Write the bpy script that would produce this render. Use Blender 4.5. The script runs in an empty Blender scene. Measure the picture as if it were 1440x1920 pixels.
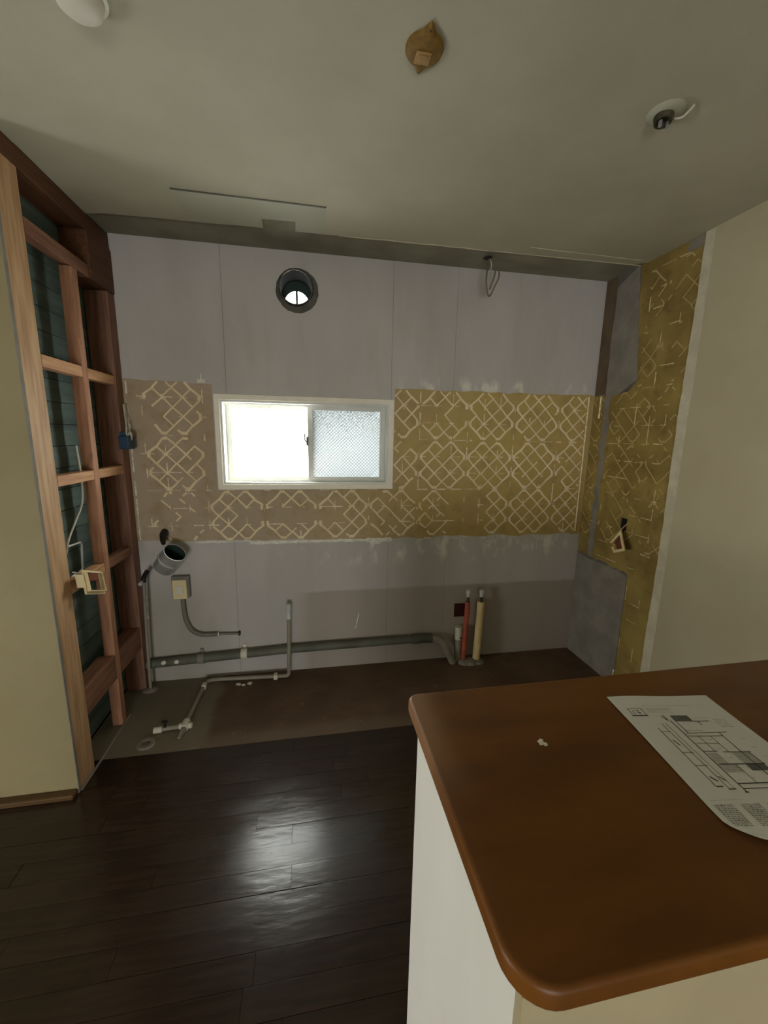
import bpy, bmesh, math, random
from mathutils import Vector, Matrix
from mathutils.geometry import tessellate_polygon
R = random.Random(7)
C = bpy.context.scene.collection
SC = bpy.context.scene

# ------------------------------------------------------------------ camera, world, exposure
F_PX, YAW, PITCH, ROLL = 755.5, 0.1813, -0.1853, 0.0186
cam = bpy.data.cameras.new('camera'); camo = bpy.data.objects.new('camera', cam); C.objects.link(camo)
cam.sensor_fit = 'VERTICAL'; cam.sensor_height = 24; cam.lens = F_PX/1920*24; cam.clip_start = .02
fw = Vector((math.sin(YAW)*math.cos(PITCH), math.cos(YAW)*math.cos(PITCH), math.sin(PITCH)))
r0 = Vector((math.cos(YAW), -math.sin(YAW), 0)); u0 = r0.cross(fw)
cr, sr = math.cos(ROLL), math.sin(ROLL)
rt = cr*r0+sr*u0; up = -sr*r0+cr*u0
M = Matrix((rt, up, -fw)).transposed().to_4x4(); M.translation = (0.9566, -2.3822, 1.4626)
camo.matrix_world = M
SC.camera = camo
W_STRENGTH = 24.0
world = bpy.data.worlds.new('daylight'); SC.world = world; world.use_nodes = True
bg = world.node_tree.nodes['Background']; bg.inputs[0].default_value = (1.0, .995, .945, 1); bg.inputs[1].default_value = W_STRENGTH
SC.view_settings.view_transform = 'Standard'; SC.view_settings.look = 'None'
SC.view_settings.gamma = 1; SC.view_settings.exposure = -0.22; SC.view_settings.use_curve_mapping = False

def portal(loc, rot, sx, sy):            # guides sampling of the sky through an opening, gives no light of its own
    l = bpy.data.lights.new('daylight_portal', 'AREA'); l.shape = 'RECTANGLE'; l.size = sx; l.size_y = sy
    l.cycles.is_portal = True
    o = bpy.data.objects.new('daylight_portal', l); o.location = loc; o.rotation_euler = rot; C.objects.link(o)
REAR = (0.0, 1.15, .30, 1.10)              # living room window behind the camera: x0 x1 z0 z1, in the wall at y = -5.6
SIDE = (-2.35, -1.5, .25, 1.05)             # living room window at the side: y0 y1 z0 z1, in the wall at x = -2.6
portal(((REAR[0]+REAR[1])/2, -5.72, (REAR[2]+REAR[3])/2), (math.pi/2, 0, 0), REAR[1]-REAR[0], REAR[3]-REAR[2])
portal((-2.72, (SIDE[0]+SIDE[1])/2, (SIDE[2]+SIDE[3])/2), (0, -math.pi/2, 0), SIDE[3]-SIDE[2], SIDE[1]-SIDE[0])
portal((.943, .2, 1.413), (-math.pi/2, 0, 0), .94, .47)

# ------------------------------------------------------------------ materials
def srgb(r, g, b):
    f = lambda c: (c/255/12.92) if c/255 <= .04045 else ((c/255+.055)/1.055)**2.4
    return (f(r), f(g), f(b), 1)

class NT:
    """tiny node builder"""
    def __init__(s, name):
        s.m = bpy.data.materials.new(name); s.m.use_nodes = True; s.t = s.m.node_tree
        s.b = s.t.nodes['Principled BSDF']; s.co = s.t.nodes.new('ShaderNodeTexCoord').outputs['Object']
    def noise(s, scale, detail=4, stretch=None, rough=.55):
        n = s.t.nodes.new('ShaderNodeTexNoise'); n.inputs['Scale'].default_value = scale
        n.inputs['Detail'].default_value = detail; n.inputs['Roughness'].default_value = rough
        v = s.co
        if stretch:
            mp = s.t.nodes.new('ShaderNodeMapping'); mp.inputs['Scale'].default_value = stretch
            s.t.links.new(v, mp.inputs[0]); v = mp.outputs[0]
        s.t.links.new(v, n.inputs['Vector']); return n.outputs['Fac']
    def val(s, sock, v):
        if isinstance(v, (int, float)): sock.default_value = v
        else: s.t.links.new(v, sock)
    def math(s, op, a, b=0.0, c=None):
        n = s.t.nodes.new('ShaderNodeMath'); n.operation = op
        s.val(n.inputs[0], a); s.val(n.inputs[1], b)
        if c is not None: s.val(n.inputs[2], c)
        return n.outputs[0]
    def axis(s, k):
        n = s.t.nodes.new('ShaderNodeSeparateXYZ'); s.t.links.new(s.co, n.inputs[0]); return n.outputs[k]
    def ramp(s, v, lo, hi):
        n = s.t.nodes.new('ShaderNodeMapRange'); n.interpolation_type = 'SMOOTHSTEP'
        s.val(n.inputs['Value'], v); s.val(n.inputs['From Min'], lo); s.val(n.inputs['From Max'], hi); return n.outputs['Result']
    def band(s, v, lo, hi, soft):
        return s.math('MULTIPLY', s.ramp(v, lo-soft, lo+soft), s.math('SUBTRACT', 1.0, s.ramp(v, hi-soft, hi+soft)))
    def mix(s, f, a, b):
        n = s.t.nodes.new('ShaderNodeMix'); n.data_type = 'RGBA'; s.val(n.inputs['Factor'], f)
        for i, v in ((6, a), (7, b)):
            if isinstance(v, tuple): n.inputs[i].default_value = v
            else: s.t.links.new(v, n.inputs[i])
        return n.outputs[2]
    def done(s, col, rough=.6, bump=None, strength=.2, dist=.004, metal=0, spec=.5):
        if isinstance(col, tuple): s.b.inputs['Base Color'].default_value = col
        else: s.t.links.new(col, s.b.inputs['Base Color'])
        s.val(s.b.inputs['Roughness'], rough); s.b.inputs['Metallic'].default_value = metal
        s.b.inputs['Specular IOR Level'].default_value = spec
        if bump is not None:
            n = s.t.nodes.new('ShaderNodeBump'); n.inputs['Strength'].default_value = strength; n.inputs['Distance'].default_value = dist
            s.t.links.new(bump, n.inputs['Height']); s.t.links.new(n.outputs[0], s.b.inputs['Normal'])
        return s.m

def simple(name, c1, c2=None, scale=8, rough=.6, bump=.15, metal=0, stretch=None, spec=.4, bscale=60):
    t = NT(name); c2 = c2 or tuple(x*.8 for x in c1[:3])+(1,)
    return t.done(t.mix(t.ramp(t.noise(scale, 5, stretch), .3, .7), c1, c2), rough, t.noise(bscale, 4, stretch), bump, .003, metal, spec)

MT = {}
MT['ceiling'] = simple('ceiling_paper', srgb(180, 176, 154), srgb(168, 164, 142), 2.2, .75, .1, bscale=220)
MT['ceiling_patch'] = simple('ceiling_patch', srgb(175, 174, 154), srgb(165, 164, 144), 3, .75, .1, bscale=220)
MT['ceiling_bare'] = simple('ceiling_bare_board', srgb(142, 139, 120), srgb(124, 120, 102), 5, .85, .2)
MT['cream'] = simple('cream_wallpaper', srgb(148, 136, 101), srgb(140, 128, 93), 3, .7, .12, bscale=180)
MT['white'] = simple('white_wallpaper', srgb(184, 176, 146), srgb(176, 166, 136), 2.5, .7, .12, bscale=180)
MT['torn'] = simple('bare_plaster_paper', srgb(206, 199, 174), srgb(188, 181, 156), 14, .85, .4)
MT['panel_white'] = simple('painted_white_panel', srgb(250, 249, 242), srgb(242, 241, 232), 4, .5, .06, stretch=(1, 1, .3))
MT['panel_beige'] = simple('darker_beige_panel', srgb(186, 174, 140), srgb(178, 166, 132), 4, .6, .08)  # front panel coloured darker and more beige than the end panel
MT['concrete'] = simple('concrete', srgb(110, 106, 98), srgb(88, 84, 78), 9, .9, .5)
MT['dark_sleeve'] = simple('shade_black_sleeve', srgb(26, 27, 25), srgb(17, 18, 17), 30, .9, .2, spec=.05)  # near-black colour holds the shade inside the vent sleeve
MT['dark'] = simple('dark_void', srgb(24, 23, 20), srgb(16, 15, 13), 9, .95, .1)
MT['black'] = simple('black_plastic', srgb(26, 26, 25), srgb(20, 20, 20), 9, .5, .05)

def board_mat():
    t = NT('grey_wall_board'); x, z = t.axis(0), t.axis(2)
    n1 = t.noise(2.0, 5, (1, 1, .35)); n2 = t.noise(9, 5, (1, 1, .2)); n3 = t.noise(5, 6)
    c = t.mix(t.ramp(n1, .35, .65), srgb(198, 194, 191), srgb(184, 180, 176))
    c = t.mix(t.math('MULTIPLY', t.ramp(n2, .5, .75), .35), c, srgb(172, 166, 156))
    # worn lower third where the old units stood: browner below the worktop line
    xw = t.math('ADD', x, t.math('MULTIPLY', t.noise(6, 3), .10)); zw = t.math('ADD', z, t.math('MULTIPLY', n3, .02))
    low = t.math('MULTIPLY', t.math('SUBTRACT', 1.0, t.ramp(zw, .515, .535)), t.ramp(xw, .86, 1.02))
    c = t.mix(t.math('MULTIPLY', low, .75), c, srgb(160, 148, 136))
    lowl = t.math('MULTIPLY', t.math('SUBTRACT', 1.0, t.ramp(zw, .45, .75)), t.math('SUBTRACT', 1.0, t.ramp(xw, .3, .55)))
    c = t.mix(t.math('MULTIPLY', lowl, .6), c, srgb(154, 149, 134))
    # whitish plaster smears just above and below the mortar field
    sm = t.math('MULTIPLY', t.ramp(t.noise(11, 5, (1, 1, .5)), .50, .66), t.math('ADD', t.math('MULTIPLY', t.band(z, 1.73, 1.80, .03), t.ramp(x, 1.35, 1.6)), t.math('MULTIPLY', t.band(z, .70, .86, .05), t.ramp(x, .5, 1.6))))
    c = t.mix(t.math('MULTIPLY', sm, .7), c, srgb(238, 234, 222))
    return t.done(c, .8, t.noise(40, 5), .12, .002, 0, .3)
MT['board'] = board_mat()

def bed_mat():
    t = NT('mustard_tile_mortar'); x = t.axis(0); n = t.noise(3.5, 6); n2 = t.noise(12, 6)
    xx = t.math('ADD', x, t.math('MULTIPLY', t.math('SUBTRACT', n, .5), 1.3))
    c = t.mix(t.ramp(xx, .55, 2.1), srgb(178, 161, 138), srgb(188, 163, 100))
    c = t.mix(t.math('MULTIPLY', t.ramp(n2, .45, .75), .55), c, srgb(152, 130, 88))
    c = t.mix(t.math('MULTIPLY', t.ramp(t.noise(1.7, 3), .55, .7), .4), c, srgb(170, 142, 112))
    return t.done(c, .85, n2, .35, .004, 0, .3)
MT['bed'] = bed_mat()
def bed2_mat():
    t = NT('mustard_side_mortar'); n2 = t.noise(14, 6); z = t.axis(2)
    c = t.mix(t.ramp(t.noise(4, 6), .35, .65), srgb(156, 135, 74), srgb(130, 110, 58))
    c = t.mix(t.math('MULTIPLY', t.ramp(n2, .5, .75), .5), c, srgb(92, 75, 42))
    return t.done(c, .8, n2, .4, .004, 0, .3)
MT['bed2'] = bed2_mat()
MT['ridge'] = simple('adhesive_ridge', srgb(242, 226, 190), srgb(224, 206, 168), 7, .85, .4)
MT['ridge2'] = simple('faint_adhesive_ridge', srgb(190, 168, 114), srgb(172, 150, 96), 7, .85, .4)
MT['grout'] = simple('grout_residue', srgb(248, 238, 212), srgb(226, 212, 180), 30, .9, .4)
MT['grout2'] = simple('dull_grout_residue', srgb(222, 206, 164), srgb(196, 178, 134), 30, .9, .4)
MT['plaster'] = simple('white_plaster', srgb(242, 240, 228), srgb(216, 212, 200), 25, .9, .5)
MT['mortar'] = simple('grey_mortar', srgb(140, 134, 124), srgb(122, 116, 106), 9, .9, .4)
MT['brownstrip'] = simple('brown_bare_strip', srgb(104, 88, 66), srgb(88, 72, 54), 8, .9, .3)

def wood(name, c1, c2, rough=.65, grain='z', knots=True):
    t = NT(name); st = {'z': (9, 9, .7), 'y': (9, .7, 9), 'x': (.7, 9, 9)}[grain]
    g = t.noise(6, 6, st); c = t.mix(t.ramp(g, .35, .68), c1, c2)
    if knots: c = t.mix(t.math('MULTIPLY', t.ramp(t.noise(7, 2, (1, 1, .45) if grain == 'z' else (1, .45, 1)), .70, .78), .8), c, tuple(v*.25 for v in c2[:3])+(1,))
    return t.done(c, rough, g, .12, .002, 0, .35)
MT['timber'] = wood('pale_timber', srgb(200, 163, 122), srgb(174, 134, 96))
MT['midwood'] = wood('pinkish_timber', srgb(186, 138, 108), srgb(158, 112, 86))
MT['timber_h'] = wood('pale_timber_nogging', srgb(204, 158, 116), srgb(178, 128, 92), grain='y')
MT['redwood'] = wood('reddish_timber', srgb(146, 106, 88), srgb(120, 84, 68))
MT['redwood_h'] = wood('reddish_timber_nogging', srgb(146, 104, 82), srgb(122, 84, 64), grain='y')
MT['darkwood_h'] = wood('dark_stained_timber', srgb(104, 68, 42), srgb(84, 52, 32), grain='y', knots=False)
MT['lath'] = simple('teal_grey_lath', srgb(104, 122, 116), srgb(80, 96, 92), 7, .85, .3, stretch=(1, .3, 3))

def plank_mat():
    t = NT('dark_brown_floorboard'); oi = t.t.nodes.new('ShaderNodeObjectInfo')
    g = t.noise(5, 6, (.8, 9, 1)); c = t.mix(t.ramp(g, .35, .65), srgb(54, 39, 29), srgb(43, 31, 22))
    c = t.mix(t.math('MULTIPLY', oi.outputs['Random'], .45), c, srgb(38, 27, 19))
    dust = t.math('MULTIPLY', t.ramp(t.noise(3, 6),   .40, .80), .22); c = t.mix(dust, c, srgb(66, 58, 48))
    bumph = t.math('ADD', t.noise(13, 3, (.45, 1.5, 1)), t.math('MULTIPLY', g, .2))
    return t.done(c, t.math('ADD', .15, t.math('MULTIPLY', t.noise(3, 2), .12)), bumph, .17, .006, 0, .5)
MT['plank'] = plank_mat()
def sub_mat():
    t = NT('dusty_bare_subfloor'); x, y = t.axis(0), t.axis(1)
    n = t.noise(4, 6); n2 = t.noise(14, 5, (.4, 1, 1))
    c = t.mix(t.ramp(n, .3, .7), srgb(108, 86, 68), srgb(90, 71, 56))
    c = t.mix(t.math('MULTIPLY', t.ramp(n2, .5, .72), .4), c, srgb(84, 60, 46))
    xx = t.math('ADD', x, t.math('MULTIPLY', n, .12))
    c = t.mix(t.math('SUBTRACT', 1.0, t.ramp(xx, .46, .52)), c, srgb(120, 112, 94))
    yy = t.math('ADD', y, t.math('MULTIPLY', n, .06))
    c = t.mix(t.math('MULTIPLY', t.math('SUBTRACT', 1.0, t.ramp(yy, -.53, -.45)), .5), c, srgb(116, 104, 86))
    c = t.mix(t.math('MULTIPLY', t.ramp(t.noise(22, 6), .62, .74), .4), c, srgb(146, 136, 116))
    return t.done(c, .72, n2, .2, .003, 0, .3)
MT['subfloor'] = sub_mat()

def top_mat():
    t = NT('varnished_brown_counter'); g = t.noise(3, 6, (1, 4, 1)); n = t.noise(5, 5)
    c = t.mix(t.ramp(g, .3, .7), srgb(118, 72, 22), srgb(98, 58, 15))
    c = t.mix(t.math('MULTIPLY', t.ramp(n, .55, .75), .3), c, srgb(150, 102, 34))
    # pale wear at the corner
    x, y = t.axis(0), t.axis(1)
    wear = t.math('MULTIPLY', t.math('SUBTRACT', 1.0, t.ramp(t.math('ADD', x, t.math('MULTIPLY', n, .1)), 1.21, 1.27)), t.ramp(y, -1.95, -1.78))
    c = t.mix(t.math('MULTIPLY', wear, .8), c, srgb(156, 118, 84))
    return t.done(c, t.math('ADD', .36, t.math('MULTIPLY', t.noise(9, 5), .14)), t.noise(60, 3), .03, .002, 0, .32)
MT['counter'] = top_mat()

MT['paper'] = simple('white_paper', srgb(232, 232, 226), srgb(226, 226, 220), 3, .75, .03)
MT['ink'] = simple('dark_ink', srgb(56, 56, 54), srgb(48, 48, 46), 20, .8, .0)
MT['ink2'] = simple('grey_ink', srgb(150, 150, 146), srgb(132, 132, 128), 60, .8, .0)
MT['ink3'] = simple('mid_ink', srgb(96, 96, 92), srgb(110, 110, 106), 60, .8, .0)
MT['alu'] = simple('pale_painted_aluminium', srgb(226, 226, 220), srgb(212, 212, 204), 6, .4, .05, metal=.0)
MT['casing'] = simple('cream_window_casing', srgb(250, 245, 230), srgb(240, 234, 216), 8, .5, .1)
MT['steel'] = simple('galvanised_steel', srgb(206, 210, 206), srgb(176, 180, 176), 12, .28, .05, metal=.55)
MT['chrome'] = simple('chrome_fitting', srgb(232, 234, 232), srgb(206, 210, 208), 12, .2, .03, metal=.25)
MT['greypipe'] = simple('grey_plastic_pipe', srgb(152, 148, 132), srgb(134, 130, 116), 9, .5, .08)
MT['darkpipe'] = simple('dark_drain_pipe', srgb(104, 105, 92), srgb(84, 85, 74), 7, .6, .2)
MT['galvdark'] = simple('dull_conduit', srgb(128, 124, 112), srgb(108, 104, 94), 9, .5, .1)
MT['whiteplastic'] = simple('white_plastic', srgb(222, 218, 202), srgb(210, 206, 190), 6, .5, .03)
MT['creamplastic'] = simple('cream_plastic', srgb(232, 214, 172), srgb(222, 202, 158), 6, .5, .03)
MT['redwrap'] = simple('red_pipe_wrap', srgb(192, 98, 72), srgb(168, 80, 58), 12, .6, .3)
MT['creamwrap'] = simple('cream_pipe_insulation', srgb(226, 206, 152), srgb(206, 184, 130), 10, .8, .4)
MT['maroon'] = simple('maroon_tag', srgb(72, 24, 26), srgb(52, 18, 20), 30, .6, .1)
MT['blue'] = simple('blue_plastic', srgb(26, 62, 92), srgb(20, 50, 76), 8, .45, .05)
MT['green_in'] = simple('dark_green_lining', srgb(46, 66, 60), srgb(36, 54, 48), 8, .6, .1)
MT['discbrown'] = wood('amber_disc', srgb(128, 98, 40), srgb(108, 80, 28), knots=False)
MT['disctan'] = simple('tan_boss', srgb(166, 134, 84), srgb(150, 118, 70), 20, .7, .1)
MT['brown_lit'] = simple('brown_lit_inside', srgb(120, 66, 38), srgb(94, 48, 28), 12, .8, .2)  # brown colour holds the lit look inside the outlet frames
MT['dirtymetal'] = simple('dirty_metal', srgb(96, 92, 76), srgb(62, 60, 48), 18, .5, .2, metal=.6)
MT['wire'] = simple('grey_cable', srgb(120, 116, 98), srgb(98, 94, 80), 10, .6, .1)
MT['whitewire'] = simple('white_cable', srgb(206, 204, 190), srgb(190, 188, 174), 10, .6, .1)
MT['moulding'] = simple('brown_floor_trim', srgb(92, 66, 34), srgb(76, 54, 26), 9, .6, .1, stretch=(.3, 4, 4))

def glass_mat(name, transp, tint, dirt):
    m = bpy.data.materials.new(name); m.use_nodes = True; t = m.node_tree; t.nodes.clear()
    o = t.nodes.new('ShaderNodeOutputMaterial'); tr = t.nodes.new('ShaderNodeBsdfTransparent'); tl = t.nodes.new('ShaderNodeBsdfTranslucent')
    gl = t.nodes.new('ShaderNodeBsdfGlossy'); gl.inputs['Roughness'].default_value = .15
    tc = t.nodes.new('ShaderNodeTexCoord'); nz = t.nodes.new('ShaderNodeTexNoise'); nz.inputs['Scale'].default_value = 150; nz.inputs['Detail'].default_value = 2
    t.links.new(tc.outputs['Object'], nz.inputs['Vector'])
    mr = t.nodes.new('ShaderNodeMapRange'); mr.inputs['From Min'].default_value = .57; mr.inputs['From Max'].default_value = .63
    mr.inputs['To Max'].default_value = dirt; t.links.new(nz.outputs['Fac'], mr.inputs['Value'])
    if dirt > .3:     # grime gathers towards the top of this pane
        sp = t.nodes.new('ShaderNodeSeparateXYZ'); t.links.new(tc.outputs['Object'], sp.inputs[0])
        hz = t.nodes.new('ShaderNodeMapRange'); hz.inputs['From Min'].default_value = 1.40; hz.inputs['From Max'].default_value = 1.62
        hz.inputs['To Min'].default_value = .08; t.links.new(sp.outputs[2], hz.inputs['Value'])
        mm = t.nodes.new('ShaderNodeMath'); mm.operation = 'MULTIPLY'; t.links.new(mr.outputs[0], mm.inputs[0]); t.links.new(hz.outputs[0], mm.inputs[1]); d = mm.outputs[0]
    else: d = mr.outputs[0]
    mc = t.nodes.new('ShaderNodeMix'); mc.data_type = 'RGBA'; mc.inputs[6].default_value = tint; mc.inputs[7].default_value = (.012, .012, .01, 1)
    t.links.new(d, mc.inputs['Factor']); t.links.new(mc.outputs[2], tr.inputs[0]); t.links.new(mc.outputs[2], tl.inputs[0])
    mx = t.nodes.new('ShaderNodeMixShader'); mx.inputs[0].default_value = 1-transp; t.links.new(tr.outputs[0], mx.inputs[1]); t.links.new(tl.outputs[0], mx.inputs[2])
    m2 = t.nodes.new('ShaderNodeMixShader'); m2.inputs[0].default_value = .04; t.links.new(mx.outputs[0], m2.inputs[1]); t.links.new(gl.outputs[0], m2.inputs[2])
    t.links.new(m2.outputs[0], o.inputs[0]); return m
MT['glass'] = glass_mat('frosted_glass', .8, (.98, 1, 1, 1), .2)
MT['wired'] = glass_mat('wired_frosted_glass', .35, (.245, .26, .266, 1), .95)

# ------------------------------------------------------------------ mesh helpers
def box(bm, lo, hi):
    x0, y0, z0 = lo; x1, y1, z1 = hi
    v = [bm.verts.new(p) for p in ((x0,y0,z0),(x1,y0,z0),(x1,y1,z0),(x0,y1,z0),(x0,y0,z1),(x1,y0,z1),(x1,y1,z1),(x0,y1,z1))]
    for f in ((0,3,2,1),(4,5,6,7),(0,1,5,4),(1,2,6,5),(2,3,7,6),(3,0,4,7)): bm.faces.new([v[i] for i in f])
    return v
def plate(bm, loops, conv0, conv1):
    """flat plate with holes: loops of 2D points (first is the outline), conv0 / conv1 map 2D to its two faces"""
    pts = [p for l in loops for p in l]
    tris = tessellate_polygon([[Vector((p[0], p[1], 0)) for p in l] for l in loops])
    a = [bm.verts.new(conv0(p)) for p in pts]; b = [bm.verts.new(conv1(p)) for p in pts]
    for t in tris:
        bm.faces.new([a[i] for i in t]); bm.faces.new([b[i] for i in reversed(t)])
    k = 0
    for l in loops:
        n = len(l)
        for i in range(n):
            bm.faces.new((a[k+i], a[k+(i+1) % n], b[k+(i+1) % n], b[k+i]))
        k += n
    bmesh.ops.recalc_face_normals(bm, faces=bm.faces)
def tube(bm, pts, r, n=12, caps=True):
    """tube along points; r is a number or a list"""
    P = [Vector(p) for p in pts]; rings = []; ref = None
    for i, p in enumerate(P):
        d = (P[min(i+1, len(P)-1)]-P[max(i-1, 0)]).normalized()
        if ref is None: ref = Vector((0, 0, 1)) if abs(d.z) < .9 else Vector((1, 0, 0))
        s = d.cross(ref).normalized(); ref = s.cross(d).normalized()
        rr = r[i] if isinstance(r, (list, tuple)) else r
        rings.append([bm.verts.new(p+rr*(math.cos(2*math.pi*k/n)*s+math.sin(2*math.pi*k/n)*ref)) for k in range(n)])
    for a, b in zip(rings, rings[1:]):
        for k in range(n): bm.faces.new((a[k], a[(k+1) % n], b[(k+1) % n], b[k]))
    if caps: bm.faces.new(rings[0]); bm.faces.new(rings[-1])
    bmesh.ops.recalc_face_normals(bm, faces=bm.faces)
def arcpts(c, r, a0, a1, n, ax=(0, 1)):
    out = []
    for i in range(n+1):
        a = a0+(a1-a0)*i/n; p = list(c); p[ax[0]] += r*math.cos(a); p[ax[1]] += r*math.sin(a); out.append(tuple(p))
    return out
def smoothpath(pts, n=6):
    P = [Vector(p) for p in pts]; P = [2*P[0]-P[1]]+P+[2*P[-1]-P[-2]]; out = []
    for i in range(1, len(P)-2):
        for k in range(n):
            t = k/n; a, b, c, d = P[i-1], P[i], P[i+1], P[i+2]
            out.append(.5*((2*b)+(c-a)*t+(2*a-5*b+4*c-d)*t*t+(3*b-a-3*c+d)*t**3))
    out.append(P[-2]); return out
def lathe(bm, prof, o, axis, n=24):
    """profile [(radius, height)] spun about axis through o; closed where radius is 0"""
    o = Vector(o); ax = Vector(axis).normalized(); s = ax.orthogonal().normalized(); t = ax.cross(s); rings = []
    for r, h in prof:
        if r < 1e-6: rings.append([bm.verts.new(o+ax*h)])
        else: rings.append([bm.verts.new(o+ax*h+r*(math.cos(2*math.pi*k/n)*s+math.sin(2*math.pi*k/n)*t)) for k in range(n)])
    for a, b in zip(rings, rings[1:]):
        for k in range(n):
            q = []
            for v in ((a[k % len(a)]), (a[(k+1) % len(a)]), (b[(k+1) % len(b)]), (b[k % len(b)])):
                if v not in q: q.append(v)
            if len(q) > 2: bm.faces.new(q)
    bmesh.ops.recalc_face_normals(bm, faces=bm.faces)
def obj(name, bm, mat, parent=None, bevel=0, smooth=None, label=None):
    me = bpy.data.meshes.new(name); bm.to_mesh(me); bm.free()
    me.materials.append(MT[mat] if isinstance(mat, str) else mat)
    o = bpy.data.objects.new(name, me); C.objects.link(o)
    if parent is not None:
        o.parent = parent; o.matrix_parent_inverse = Matrix.Translation(parent.location).inverted() if parent.location.length else Matrix()
    if smooth:
        for p in me.polygons: p.use_smooth = True
        try: me.set_sharp_from_angle(angle=math.radians(smooth))
        except Exception: pass
    if bevel:
        m = o.modifiers.new('soft_edges', 'BEVEL'); m.width = bevel; m.segments = 2; m.limit_method = 'ANGLE'; m.angle_limit = .9
    if label: o['label'] = label
    return o
def B(*a):
    bm = bmesh.new()
    for lo, hi in a: box(bm, lo, hi)
    return bm
def struct(o): o['kind'] = 'structure'; return o
def thing(name, loc, label, cat, group=None):
    o = bpy.data.objects.new(name, None); o.empty_display_size = .05; o.location = loc; C.objects.link(o)
    o['label'] = label; o['category'] = cat
    if group: o['group'] = group
    return o
def rough_line(p, q, n, amp):
    """points from p to q with a ragged offset, ends kept"""
    out = []; d = Vector((q[0]-p[0], q[1]-p[1])); nn = Vector((-d.y, d.x)).normalized()
    for i in range(n):
        t = i/n; o = 0 if i == 0 else R.uniform(-amp, amp); out.append((p[0]+d.x*t+nn.x*o, p[1]+d.y*t+nn.y*o))
    return out
def circ(cx, cy, r, n=40, a0=0): return [(cx+r*math.cos(a0+2*math.pi*i/n), cy+r*math.sin(a0+2*math.pi*i/n)) for i in range(n)]

W, H = 2.746, 2.4
WX0, WX1, WZ0, WZ1 = .446, 1.440, 1.152, 1.673      # window casing, outside
VX, VZ = .893, 2.235                                # vent centre
# ------------------------------------------------------------------ setting: floor
floor = struct(obj('floor', B(((-2.6, -5.6, -.06), (2.86, .16, -.012))), 'plank'))
obj('subfloor_sheet', B(((-.105, -.598, -.012), (W, 0, 0))), 'subfloor', floor)
pm = {}
y = -.600; row = 0
while y > -2.75:
    x = -1.3 + R.uniform(-.8, 0)
    if row == 6: x = .869-.9*2
    if row == 7: x = .872-.9*2-.45
    while x < W:
        L = .9; x1 = min(x+L, W)
        if x1 > -.9 and x1-x > .03:
            k = round(x1-max(x, -.9), 3)
            if k not in pm:
                b = B(((0, -.0745, -.012), (k-.0012, 0, 0))); me = bpy.data.meshes.new('floor_plank'); b.to_mesh(me); b.free(); me.materials.append(MT['plank']); pm[k] = me
            o = bpy.data.objects.new('floor_plank', pm[k]); C.objects.link(o); o.parent = floor
            o.location = (max(x, -.9), y, R.uniform(-.0007, .0007)); o.rotation_euler = (R.uniform(-.006, .006), R.uniform(-.0012, .0012), 0)
        x += L
    y -= .0755; row += 1

# ------------------------------------------------------------------ setting: ceiling
YE = -.238
notch = [(.757, YE), (.757, -.318), (.770, -.322), (.905, -.326), (.902, YE)]
hole = [(.431, -.486), (1.037, -.481), (1.037, YE-.02), (.431, YE-.02)]
bm = bmesh.new()
outl = [(-2.6, -5.6), (W, -5.6)] + [(W, -.31)] + rough_line((W, -.262), (.902, YE), 26, .003)[1:] + notch[::-1] + rough_line((.757, YE), (0, -.215), 9, .003)[1:] + [(0, -.2), (0, -.64), (-2.6, -.64)]
plate(bm, [outl], lambda p: (p[0], p[1], H), lambda p: (p[0], p[1], H+.011))
ceil = struct(obj('ceiling', bm, 'ceiling'))
obj('bare_ceiling_strip', B(((-.105, -.64, H+.0115), (W, 0, H+.03))), 'ceiling_bare', ceil, label='unpainted dark strip where wall cupboards hung')
obj('ceiling_slab', B(((-2.6, -5.6, H+.031), (2.86, .16, H+.12))), 'concrete', ceil)
# patch panel: thin sheet over an old opening with a dark strip along its near edge
pz = H-.0022
bm = bmesh.new(); plate(bm, [[(.433, -.476), (1.035, -.471), (1.035, -.252), (.912, -.25), (.912, -.334), (.748, -.330), (.748, -.246), (.433, -.243)]], lambda p: (p[0], p[1], pz), lambda p: (p[0], p[1], H-.0001))
obj('ceiling_patch', bm, 'ceiling_patch', ceil)
bm = bmesh.new(); plate(bm, [[(.431, -.484), (1.037, -.479), (1.037, -.4722), (.431, -.4772)]], lambda p: (p[0], p[1], H-.003), lambda p: (p[0], p[1], H-.0001))
obj('slit_shade', bm, 'darkpipe', ceil, label='dark strip painted as slit shade along patch edge')  # solid dark strip stands in for the shade in the slit
bm = bmesh.new()
l = rough_line((W-.002, -.262), (1.05, YE), 30, .002); plate(bm, [[(p[0], p[1]-.001) for p in l]+[(p[0], p[1]-R.uniform(.004, .011)) for p in reversed(l)]], lambda p: (p[0], p[1], H-.002), lambda p: (p[0], p[1], H-.0001))
obj('torn_paper_edge', bm, 'torn', ceil, label='pale torn edge of ceiling paper')
bm = bmesh.new(); l = rough_line((2.05, -.335), (W-.002, -.325), 14, .002); plate(bm, [l+[(p[0], p[1]+.006) for p in reversed(l)]], lambda p: (p[0], p[1], H-.002), lambda p: (p[0], p[1], H-.0001))
obj('torn_paper_edge', bm, 'torn', ceil)

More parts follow.
